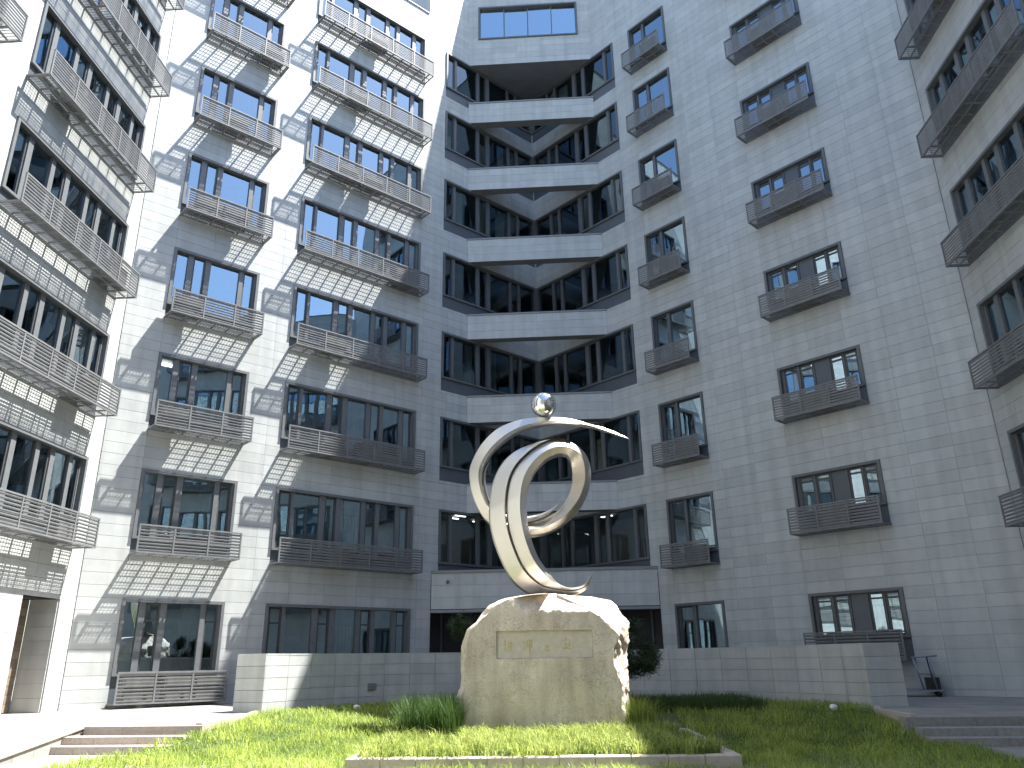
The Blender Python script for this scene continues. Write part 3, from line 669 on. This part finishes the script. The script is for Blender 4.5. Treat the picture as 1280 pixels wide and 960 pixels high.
for (i, j) in list(grid):
    if all(q in grid for q in ((i + 1, j), (i + 1, j + 1), (i, j + 1))): bm.faces.new([grid[i, j], grid[i + 1, j], grid[i + 1, j + 1], grid[i, j + 1]])
me = bpy.data.meshes.new('lawn'); bm.to_mesh(me); bm.free(); me.materials.append(M['soil']); tag(obj('lawn', me), kind='structure')
def blades(name, P, H, W, lean, mat, label, cat, tint=None, droop=0.5):
    """P: n x 3 roots. every blade is a bent tapering strip of three triangles"""
    n = len(P); az = rng.uniform(0, 2 * np.pi, n); ln = lean * rng.uniform(.2, 1.3, n)
    d = np.stack([np.cos(az), np.sin(az), np.zeros(n)], 1); t = np.stack([-np.sin(az + rng.normal(0, .6, n)), np.cos(az), np.zeros(n)], 1)
    up = np.array([0, 0, 1.0]); w = W[:, None] * t * 0.5; h = H[:, None]; l = ln[:, None]
    mid = P + up * h * .58 + d * h * l * .35; tip = P + up * h * (1 - droop * l * .6) + d * h * l * 1.1
    v = np.stack([P - w, P + w, mid - w * .8, mid + w * .8, tip], 1).reshape(-1, 3)
    b = (np.arange(n) * 5)[:, None]; tri = np.concatenate([b + np.array([[0, 1, 3]]), b + np.array([[0, 3, 2]]), b + np.array([[2, 3, 4]])], 1).reshape(-1, 3)
    me = bpy.data.meshes.new(name); me.vertices.add(len(v)); me.vertices.foreach_set('co', v.astype(np.float32).ravel())
    nt = len(tri); me.loops.add(nt * 3); me.loops.foreach_set('vertex_index', tri.astype(np.int32).ravel())
    me.polygons.add(nt); me.polygons.foreach_set('loop_start', np.arange(nt, dtype=np.int32) * 3); me.update(); me.validate()
    tv = rng.uniform(0, 1, n) if tint is None else tint; set_tint(me, np.repeat(tv, 3)); me.materials.append(mat)
    o = obj(name, me); return tag(o, label, cat, None, 'stuff')
PL = [(-2.28, 11.28), (2.88, 11.02), (3.15, 17.0), (-2.0, 17.3)]       # planter outline
pts = []
for (x0, x1, y0, y1, dens) in ((-7, 7.4, 9.6, 13.5, 900), (-7, 7.4, 13.5, 16.5, 700), (-7, 7.4, 16.5, 23.2, 420)):
    n = int((x1 - x0) * (y1 - y0) * dens); xs = rng.uniform(x0, x1, n); ys = rng.uniform(y0, y1, n)
    for x, y in zip(xs, ys):
        if y > 18 and -2 < x < 3.5 and y > 20.5: continue
        if inside(x, y, lawn_pts) and not inside(x, y, PL):
            q = noise.noise(Vector((x * 1.3, y * 1.3, 3))) + .5 * noise.noise(Vector((x * 4, y * 4, 1)))
            pts.append((x, y, lawn_z(x, y) - .01, q))
P4 = np.array(pts); n = len(P4)
blades('grass', P4[:, :3].copy(), (0.125 + 0.085 * np.clip(P4[:, 3], -.8, 1)) * rng.uniform(.5, 1.5, n), rng.uniform(.006, .013, n), 1.0, M['grass'], 'bright green lawn grass inside the curved stone wall', 'grass',
       np.clip(.5 + .5 * P4[:, 3] + rng.normal(0, .25, n), 0, 1))

# ------------------------------------------------------------------ planter
pl = bpy.data.objects.new('planter', None); COL.objects.link(pl); pl.location = (0.3, 14.0, 0); tag(pl, 'low rectangular planter of pinkish kerb stones under the monument', 'planter')
def kerb_run(a, b, width, n, inward):
    a = Vector(a); b = Vector(b); d = (b - a); L = d.length; d.normalize(); rz = math.atan2(d.y, d.x)
    for i in range(n):
        m = MB(); x0, x1 = L / n * i + .004, L / n * (i + 1) - .004; e = .012
        m.add([(x0, 0, -.5), (x1, 0, -.5), (x1, width, -.5), (x0, width, -.5), (x0, 0, -.185), (x1, 0, -.185), (x1, width, -.185), (x0, width, -.185),
               (x0 + e, e, -.17), (x1 - e, e, -.17), (x1 - e, width - e, -.17), (x0 + e, width - e, -.17)],
              [(0, 1, 5, 4), (1, 2, 6, 5), (2, 3, 7, 6), (3, 0, 4, 7), (4, 5, 9, 8), (5, 6, 10, 9), (6, 7, 11, 10), (7, 4, 8, 11), (8, 9, 10, 11)])
        me = m.mesh('kerb_stone', M['kerb']); set_tint(me, [random.random()] * 9); obj('kerb_stone', me, pl, (a.x - .3, a.y - 14.0, random.uniform(-.004, .004)), rz)
kerb_run(PL[0], PL[1], .17, 11, 1); kerb_run((2.88, 11.20), PL[2], .17, 12, 1); kerb_run(PL[3], (-2.27, 11.46), .17, 12, 1)
m = MB(); m.sheet([(p[0] - .3, p[1] - 14, -.25) for p in PL]); obj('planting_bed', m.mesh('planting_bed', M['soil']), pl)
n = 15000; xs = []
cl = np.stack([rng.uniform(-2.15, 2.75, 520), rng.uniform(11.2, 15.0, 520)], 1)
ci = rng.integers(0, len(cl), n); xy = cl[ci] + rng.normal(0, .055, (n, 2))
keep = np.array([inside(x, y, [(-2.18, 11.3), (2.80, 11.08), (3.0, 15.2), (-2.0, 15.4)]) for x, y in xy]); xy = xy[keep]; ci = ci[keep]; n = len(xy)
cv = rng.uniform(0, 1, len(cl))
blades('lilyturf', np.column_stack([xy, np.full(n, -.25)]), rng.uniform(.22, .36, n) * (.8 + .35 * cv[ci]), rng.uniform(.008, .015, n), 1.0, M['lily'], 'arching yellow-green lilyturf filling the planter before the monument', 'plants',
       np.clip(cv[ci] * .7 + rng.normal(.15, .2, n), 0, 1), droop=.75)
n = 3600; cl = np.stack([rng.uniform(-2.0, -1.05, 60), rng.uniform(13.9, 15.4, 60)], 1); ci = rng.integers(0, 60, n); xy = cl[ci] + rng.normal(0, .05, (n, 2))
blades('grass_clump', np.column_stack([xy, np.full(n, -.25)]), rng.uniform(.45, .85, n), rng.uniform(.008, .016, n), .38, M['iris'], 'tall upright tuft of green blades left of the monument stone', 'plants', None, droop=.4)['kind'] = 'stuff'
n = 900; xy = np.array([2.15, 15.2]) + rng.normal(0, 1, (n, 2)) * np.array([.16, .25])
blades('grass_clump', np.column_stack([xy, np.full(n, -.25)]), rng.uniform(.35, .75, n), rng.uniform(.008, .016, n), .5, M['lily'], 'small tuft of blades at the sunlit flank of the monument stone', 'plants', None, droop=.5)
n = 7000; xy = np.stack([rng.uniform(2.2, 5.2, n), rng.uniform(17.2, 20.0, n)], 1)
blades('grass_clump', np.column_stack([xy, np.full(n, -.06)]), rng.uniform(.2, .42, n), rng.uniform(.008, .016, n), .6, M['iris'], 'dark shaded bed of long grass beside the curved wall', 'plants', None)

# ------------------------------------------------------------------ monument stone
def interp(tab, z):
    if z <= tab[0][1]: return tab[0][0]
    for (a, za), (b, zb) in zip(tab, tab[1:]):
        if z <= zb: return a + (b - a) * (z - za) / max(zb - za, 1e-6)
    return tab[-1][0]
RL = [(-1.17, -.45), (-1.15, -.28), (-1.10, .36), (-1.02, .57), (-1.0, 1.29), (-.90, 1.58), (-.72, 1.72), (-.50, 2.0), (-.29, 2.10), (.0, 2.15), (.40, 2.19)]
RR = [(1.98, -.45), (1.98, -.25), (2.04, .10), (2.06, .47), (2.05, .94), (2.10, 1.28), (2.09, 1.67), (1.92, 1.97), (1.80, 2.08), (1.50, 2.15), (1.0, 2.19)]
FR = [(1.83, -.45), (1.85, .28), (1.83, .65), (1.74, 1.0), (1.80, 1.41), (1.58, 1.77), (1.32, 1.93), (1.1, 2.02), (.9, 2.12), (.8, 2.19)]
YF, YB = 14.85, 16.45
sm01 = lambda a, z: min(max((z - a) / .28, 0), 1) ** .8
def rock_ring(z, n=150):
    xl, xr, fr = interp(RL, z), interp(RR, z), interp(FR, z)
    top = max(0, (z - 1.75) / .44)
    yf = YF + .03 * top ** 2; yb = YB - .25 * top
    fl = xl + .10 + .1 * top; fr = min(fr + .05 * noise.noise(Vector((z * 3.1, 2, 0))), xr - .06)
    pts = [(fl, yf), (fr, yf), (fr + (xr - fr) * .45, yf + .18), (xr, yf + .55), (xr + .02, yf + 1.0), (xr - .25, yb - .1), (xr - .7, yb), (xl + .7, yb), (xl + .15, yb - .2), (xl - .03, yf + .8), (xl, yf + .35), (xl + .03, yf + .10)]
    counts = [46, 8, 10, 9, 9, 9, 16, 9, 9, 9, 8, 8]; out = []
    for i, c in enumerate(counts):
        a, b = Vector(pts[i]), Vector(pts[(i + 1) % len(pts)])
        for j in range(c): q = a.lerp(b, j / c); out.append((q.x, q.y, i))
    return out
zs = [-.45 + 2.64 * (i / 70) for i in range(71)]; zs = [z if z < 1.7 else 1.7 + (z - 1.7) for z in zs]
vs, fs = [], []; K = None
for z in zs:
    r = rock_ring(z); K = len(r)
    for (x, y, i) in r:
        p = Vector((x, y, z)); rough = 0.2 if i == 0 else 1.0
        if i == 0 and z > 1.80: rough = 0.5
        nn = noise.fractal(p * 2.2, 1.0, 2.0, 3) * .07 + noise.fractal(p * 9.0, .8, 2.1, 4) * .032 + abs(noise.noise(p * 5)) * .05
        c = Vector((.45, 15.65)); dd = (p.xy - c).normalized()
        if i == 0:
            sx = min(max((x + .05) / .7, 0), 1) * sm01(1.88 + .10 * noise.noise(Vector((x * 2.3, 7, 0))) + .05 * noise.noise(Vector((x * 9, 3, 0))), z)
            p = p + Vector((0, nn * .09 + sx * (.30 + 1.2 * abs(nn)), 0))
        else:
            if i in (1, 2): p = p + Vector((0, sm01(1.88 + .10 * noise.noise(Vector((x * 2.3, 7, 0))), z) * (.30 if i == 1 else .30 * max(0, 1 - (y - YF - .18) / .37)), 0))
            p = p + Vector((dd.x, dd.y, 0)) * nn * rough * (.4 if i >= 9 else 1.0)
        vs.append(tuple(p))
for a in range(len(zs) - 1):
    for b in range(K): fs.append((a * K + b, a * K + (b + 1) % K, (a + 1) * K + (b + 1) % K, (a + 1) * K + b))
# closing the top with shrinking rings
prev = (len(zs) - 1) * K; cx = sum(v[0] for v in vs[prev:prev + K]) / K; cy = sum(v[1] for v in vs[prev:prev + K]) / K
for s, dz in ((.8, .012), (.55, .02), (.25, .024)):
    st = len(vs)
    for b in range(K):
        v = vs[prev + b] if s == .8 else base[b]
        if s == .8 and b == 0: base = [vs[prev + q] for q in range(K)]
        x = cx + (base[b][0] - cx) * s; y = cy + (base[b][1] - cy) * s
        vs.append((x, y, 2.19 + dz + .03 * noise.noise(Vector((x * 4, y * 4, 5)))))
    p0 = prev if s == .8 else st - K
    for b in range(K): fs.append((p0 + b, p0 + (b + 1) % K, st + (b + 1) % K, st + b))
fs.append(tuple(len(vs) - K + b for b in range(K))); fs.append(tuple(reversed(range(K))))
rock_me = MB().add(vs, fs).mesh('monument_stone', M['rock']); rock = obj('monument_stone', rock_me)
cut = obj('cutter', MB().box(-.36, 1.39, YF - .5, YF + .055, 1.05, 1.53).mesh('cutter', M['rock']))
bo = rock.modifiers.new('cut', 'BOOLEAN'); bo.operation = 'DIFFERENCE'; bo.object = cut; bo.solver = 'EXACT'
dg = bpy.context.evaluated_depsgraph_get(); newm = bpy.data.meshes.new_from_object(rock.evaluated_get(dg)); rock.modifiers.clear(); rock.data = newm
bpy.data.objects.remove(cut); newm.materials.clear(); newm.materials.append(M['rock'])
newm.polygons.foreach_set('use_smooth', [True] * len(newm.polygons))
try: newm.set_sharp_from_angle(angle=math.radians(38))
except Exception: pass
tag(rock, 'large pale beige boulder with flat face and inset inscription carrying the steel sculpture', 'boulder')
pn = obj('inscription_panel', MB().box(-.355, 1.385, YF + .046, YF + .07, 1.055, 1.525).mesh('inscription_panel', M['panelstone']), rock)
STROKES = [  # faded characters: strokes in a unit square (x0, z0, x1, z1, width)
 [(.10, .80, .40, .80, .06), (.25, 1.0, .25, .0, .07), (.08, .55, .42, .55, .06), (.58, .95, .55, .05, .07), (.78, .9, .78, .0, .07), (.55, .6, .95, .6, .05), (.5, .35, .95, .35, .05)],
 [(.05, .85, .30, .75, .06), (.18, .7, .18, .1, .07), (.45, .9, .45, .35, .06), (.45, .9, .85, .9, .06), (.85, .9, .85, .35, .06), (.45, .62, .85, .62, .05), (.45, .36, .85, .36, .05), (.66, 1.0, .66, -.15, .09)],
 [(.45, .85, .58, .72, .08), (.2, .55, .78, .55, .06), (.75, .55, .3, .18, .06), (.15, .12, .9, .05, .08)],
 [(.35, 1.0, .5, .85, .08), (.15, .78, .9, .78, .06), (.35, .65, .35, .2, .06), (.75, .65, .75, .2, .06), (.35, .45, .75, .45, .05), (.35, .2, .75, .2, .05), (.05, .1, .95, .0, .07)]]
for (cx0, cz0, sz), sts in zip(((-.15, 1.285, .20), (.21, 1.275, .21), (.55, 1.255, .17), (.92, 1.30, .20)), STROKES):
    mb = MB()
    for k, (a, b, c, d, w) in enumerate(sts):
        mb.bar((cx0 + (a - .5) * sz, YF + .0445 - .0006 * k, cz0 + (b - .5) * sz), (cx0 + (c - .5) * sz, YF + .0445 - .0006 * k, cz0 + (d - .5) * sz), w * sz if abs(c - a) < abs(d - b) else .003, .003 if abs(c - a) < abs(d - b) else w * sz)
    obj('gold_character', mb.mesh('gold_character', M['gold']), pn)

# ------------------------------------------------------------------ steel sculpture
SC = [((1.55, 2.65), (1.55, 2.65)), ((1.42, 2.36), (1.34, 2.43)), ((1.19, 2.24), (1.05, 2.37)), ((0.76, 2.21), (0.82, 2.47)), ((0.34, 2.23), (0.68, 2.64)), ((-0.04, 2.49), (0.46, 2.95)), ((-0.3, 2.96), (0.32, 3.36)), ((-0.46, 3.44), (0.26, 3.77)), ((-0.5, 3.88), (0.27, 4.16)), ((-0.43, 4.43), (0.34, 4.46)), ((-0.24, 4.83), (0.46, 4.69)), ((0.03, 5.09), (0.63, 4.88)), ((0.36, 5.24), (0.8, 4.99)), ((0.71, 5.33), (0.98, 5.04)), ((1.02, 5.32), (1.11, 5.03)), ((1.32, 5.22), (1.18, 4.96)), ((1.52, 5.01), (1.22, 4.83)), ((1.6, 4.7), (1.23, 4.63)), ((1.57, 4.39), (1.21, 4.45)), ((1.42, 4.05), (1.11, 4.21)), ((1.18, 3.79), (0.94, 3.98)), ((0.91, 3.6), (0.72, 3.84)), ((0.61, 3.48), (0.5, 3.76)), ((0.27, 3.44), (0.25, 3.72)), ((-0.12, 3.48), (-0.04, 3.73)), ((-0.46, 3.66), (-0.34, 3.85)), ((-0.7, 3.93), (-0.53, 4.08)), ((-0.87, 4.33), (-0.64, 4.4)), ((-0.92, 4.74), (-0.67, 4.68)), ((-0.84, 5.02), (-0.61, 4.89)), ((-0.65, 5.34), (-0.42, 5.17)), ((-0.35, 5.63), (-0.12, 5.43)), ((0.01, 5.79), (0.19, 5.6)), ((0.37, 5.86), (0.55, 5.69)), ((0.78, 5.87), (0.9, 5.72)), ((1.19, 5.83), (1.26, 5.7)), ((1.59, 5.71), (1.64, 5.63)), ((1.94, 5.6), (1.97, 5.52)), ((2.29, 5.44), (2.3, 5.4)), ((2.44, 5.35), (2.44, 5.35))]
YS = 15.92; KS = 15.92 / 15.70
def catmull(p, t):
    i = min(int(t), len(p) - 2); f = t - i; g = lambda k: p[min(max(k, 0), len(p) - 1)]
    a, b, c, d = g(i - 1), g(i), g(i + 1), g(i + 2)
    return 0.5 * ((2 * b) + (c - a) * f + (2 * a - 5 * b + 4 * c - d) * f * f + (3 * b - a - 3 * c + d) * f ** 3)
grow = lambda q: Vector((q[0] * KS, 1 + (q[1] - 1) * KS - .02))
SO = [grow(q[0]) for q in SC]; SI = [grow(q[1]) for q in SC]; NSC = len(SC)
# centre depth and half thickness along the ribbon
DEP = [(0, .05), (3, -.02), (8, -.22), (13, -.12), (17, .12), (22, .42), (26, .34), (30, .12), (34, .0), (39, -.05)]
THK = [(0, .02), (2, .16), (5, .30), (9, .32), (13, .28), (18, .24), (23, .22), (28, .20), (33, .16), (37, .07), (39, .01)]
lin = lambda tab, t: interp([(b, a) for a, b in tab], t)
def ribbon(name, U, t0, t1, n, sec, dy=0.0, taper=None):
    """sweep of a section (u: outer 0 .. inner 1, v: front -1 .. back 1); U(t) gives the strip's share of the ribbon, sec(t) the section"""
    mb = MB(); S = len(sec(t0))
    for i in range(n + 1):
        t = t0 + (t1 - t0) * i / n; o, q = catmull(SO, t), catmull(SI, t); y = YS + lin(DEP, t) + dy; h = lin(THK, t); u0, u1 = U(t)
        k = taper(i / n) if taper else 1.0
        for (u, v) in sec(t):
            uu = u0 + (u1 - u0) * (.5 + (u - .5) * k); p = o.lerp(q, uu); mb.v.append((p.x, y + v * h * k, p.y))
    for i in range(n):
        for j in range(S): mb.f.append((i * S + j, i * S + (j + 1) % S, (i + 1) * S + (j + 1) % S, (i + 1) * S + j))
    mb.f.append(tuple(reversed(range(S)))); mb.f.append(tuple(n * S + j for j in range(S)))
    me = mb.mesh(name, M['steel']); me.polygons.foreach_set('use_smooth', [True] * len(me.polygons))
    try: me.set_sharp_from_angle(angle=math.radians(24))
    except Exception: pass
    return me
sculpt = bpy.data.objects.new('steel_sculpture', None); COL.objects.link(sculpt); sculpt.location = (0, 0, 0)
tag(sculpt, 'looping brushed steel ribbon sculpture shaped like a letter e standing on the boulder', 'sculpture')
sm = lambda a, b, t: (lambda x: x * x * (3 - 2 * x))(min(max((t - a) / (b - a), 0), 1))
outer_sec = [(0, -.10), (.08, -.28), (.94, -.80), (1, -.72), (1, .8), (0, .8)]
sec_stem = [(0, -.52), (.06, -.62), (.66, -1.0), (1, -.25), (1, .85), (0, .85)]
sec_loop = [(0, -.45), (.05, -.60), (.36, -1.0), (1, .10), (1, .85), (0, .85)]
sec_left = [(0, -.35), (.05, -.45), (.78, -1.0), (1, -.55), (1, .85), (0, .85)]
def main_sec(t):
    a = sm(12.5, 16.5, t); b = sm(22, 26, t)
    return [tuple((p[k] * (1 - a) + q[k] * a) * (1 - b) + r[k] * b for k in (0, 1)) for p, q, r in zip(sec_stem, sec_loop, sec_left)]
merge = lambda t: .455 * (1 - sm(10.5, 14.6, t))
obj('outer_band', ribbon('outer_band', lambda t: (0.0, max(merge(t) - .016, .004)), 0, 14.6, 240, lambda t: outer_sec), sculpt)
obj('main_band', ribbon('main_band', lambda t: (merge(t), 1.0), 0, NSC - 1, 460, main_sec), sculpt)
crs = [(0, -.5), (.5, -.7), (1, -.4), (1, .4), (0, .5)]
obj('inner_crescent', ribbon('inner_crescent', lambda t: (1.10, 1.46), 19.4, 25.5, 90, lambda t: crs, .0, lambda s: max(.02, math.sin(math.pi * min(1, s * .55)) ** .8)), sculpt)
obj('inner_crescent', ribbon('inner_crescent', lambda t: (1.10, 1.36), 24.8, 29.5, 80, lambda t: crs, .0, lambda s: max(.02, math.sin(math.pi * (s * .75 + .25)) ** .8)), sculpt)
bm = bmesh.new(); bmesh.ops.create_uvsphere(bm, u_segments=64, v_segments=32, radius=.272)
me = bpy.data.meshes.new('polished_ball'); bm.to_mesh(me); bm.free(); me.materials.append(M['mirror']); me.polygons.foreach_set('use_smooth', [True] * len(me.polygons))
obj('polished_ball', me, sculpt, (.67 * KS, YS, 1 + 5.135 * KS))

# ------------------------------------------------------------------ small things
pt = bpy.data.objects.new('pine_tree', None); COL.objects.link(pt); pt.location = (1.0, 18.4, -.1); tag(pt, 'small spreading dark pine between the monument stone and the curved wall', 'tree')
tb = MB(); tb.tube([(0, 0, 0), (.1, .05, .4), (-.05, .1, .8), (.05, .0, 1.3), (.0, .0, 1.9)], [.09, .08, .07, .05, .02], 9)
tips = []
for i in range(26):
    a = rng.uniform(0, 2 * math.pi) if i > 7 else (0 if i % 2 else math.pi) + rng.normal(0, .35); L = rng.uniform(.9, 2.25); z0 = rng.uniform(.6, 1.6)
    e = Vector((L * .95 * math.cos(a), L * .55 * math.sin(a), z0 + rng.uniform(-.1, .35))); s = Vector((0, 0, z0)); mid = s.lerp(e, .5) + Vector((0, 0, .12))
    tb.tube([s, mid, e], [.03, .02, .008], 5)
    for q in (.45, .65, .82, 1.0):
        b = s.lerp(mid, q * 2) if q < .5 else mid.lerp(e, q * 2 - 1); tips.append(b + Vector(rng.normal(0, .06, 3)))
for xx, zz in ((2.0, 1.05), (1.9, 1.3), (1.9, .98), (2.05, 1.2), (-2.2, 1.75), (-2.3, 1.9)): tips.append(Vector((xx, rng.normal(0, .2), zz)))
obj('trunk', tb.mesh('trunk', M['bark'], True), pt)
mb = MB(); tv = []
for c in tips:
    k = rng.uniform(.2, .9)
    for q in range(420):
        d = Vector(rng.normal(0, 1, 3)); d.z = abs(d.z) * .8 + .1; d.normalize(); s = c + Vector(rng.normal(0, .10, 3)); e = s + d * rng.uniform(.10, .20); w = d.orthogonal().normalized() * .009
        mb.add([s - w, s + w, e], [(0, 1, 2)]); tv.append(min(1, max(0, k + rng.normal(0, .2))))
me = mb.mesh('crown', M['needle']); set_tint(me, tv); obj('crown', me, pt)

def ground_lamp(x, y, z, label, rz):
    r = bpy.data.objects.new('garden_spotlight', None); COL.objects.link(r); r.location = (x, y, z); r.scale = (.62, .62, .62); r.rotation_euler = (0, 0, rz); tag(r, label, 'lamp', 'white spotlights on the lawn')
    b = MB(); b.tube([(0, 0, -.08), (0, 0, .10)], .018, 8); obj('stem', b.mesh('stem', M['black'], True), r)
    h = MB(); h.tube([(0, .12, .20), (0, .09, .19), (0, 0, .165), (0, -.09, .14), (0, -.11, .135)], [.03, .075, .10, .105, .095], 16); obj('lamp_head', h.mesh('lamp_head', M['white'], True), r)
    l = MB(); l.tube([(0, -.111, .1345), (0, -.118, .133)], .08, 16); obj('lens', l.mesh('lens', M['black']), r)
ground_lamp(-3.61, 18.85, -.02, 'white round garden spotlight on the sunlit side of the lawn', 2.6)
ground_lamp(4.95, 18.35, .02, 'white round garden spotlight on the shaded lawn standing before the curved wall', .5)
ground_lamp(6.20, 16.5, -.04, 'white garden spotlight by the wall end near the shaded steps', 2.2)

# platform trolley standing by wing D
tr = bpy.data.objects.new('platform_trolley', None); COL.objects.link(tr); tr.location = (10.35, 21.55, 0); tr.rotation_euler = (0, 0, math.radians(-22)); tag(tr, 'blue-grey platform trolley with tall frame handle against the shaded wall', 'trolley')
b = MB(); b.box(-.50, .55, -.30, .30, .13, .17); obj('platform', b.mesh('platform', M['steelpipe']), tr)
b = MB(); b.tube([(.12, -.26, .17), (-.02, -.26, .95)], .022, 8); b.tube([(.42, -.26, .17), (.34, -.26, .95)], .022, 8)
b.tube([(-.05, -.26, .95), (.55, -.26, .98)], .022, 8); b.tube([(.06, -.26, .55), (.38, -.26, .55)], .02, 8); b.tube([(.42, .24, .17), (.34, .24, .95), (.34, -.26, .95)], .022, 8); b.tube([(.40, .24, .55), (.40, -.26, .55)], .02, 8)
obj('handle_frame', b.mesh('handle_frame', M['steelpipe'], True), tr)
for x, y in ((-.42, -.22), (-.42, .22), (.45, -.22), (.45, .22)):
    w = MB(); w.tube([(0, -.02, 0), (0, .02, 0)], .065, 14); obj('wheel', w.mesh('wheel', M['black'], True), tr, (x, y, .065))
b = MB(); b.box(.20, .52, -.18, .22, .172, .46); obj('load_box', b.mesh('load_box', M['black']), tr)
bpy.context.view_layer.update()
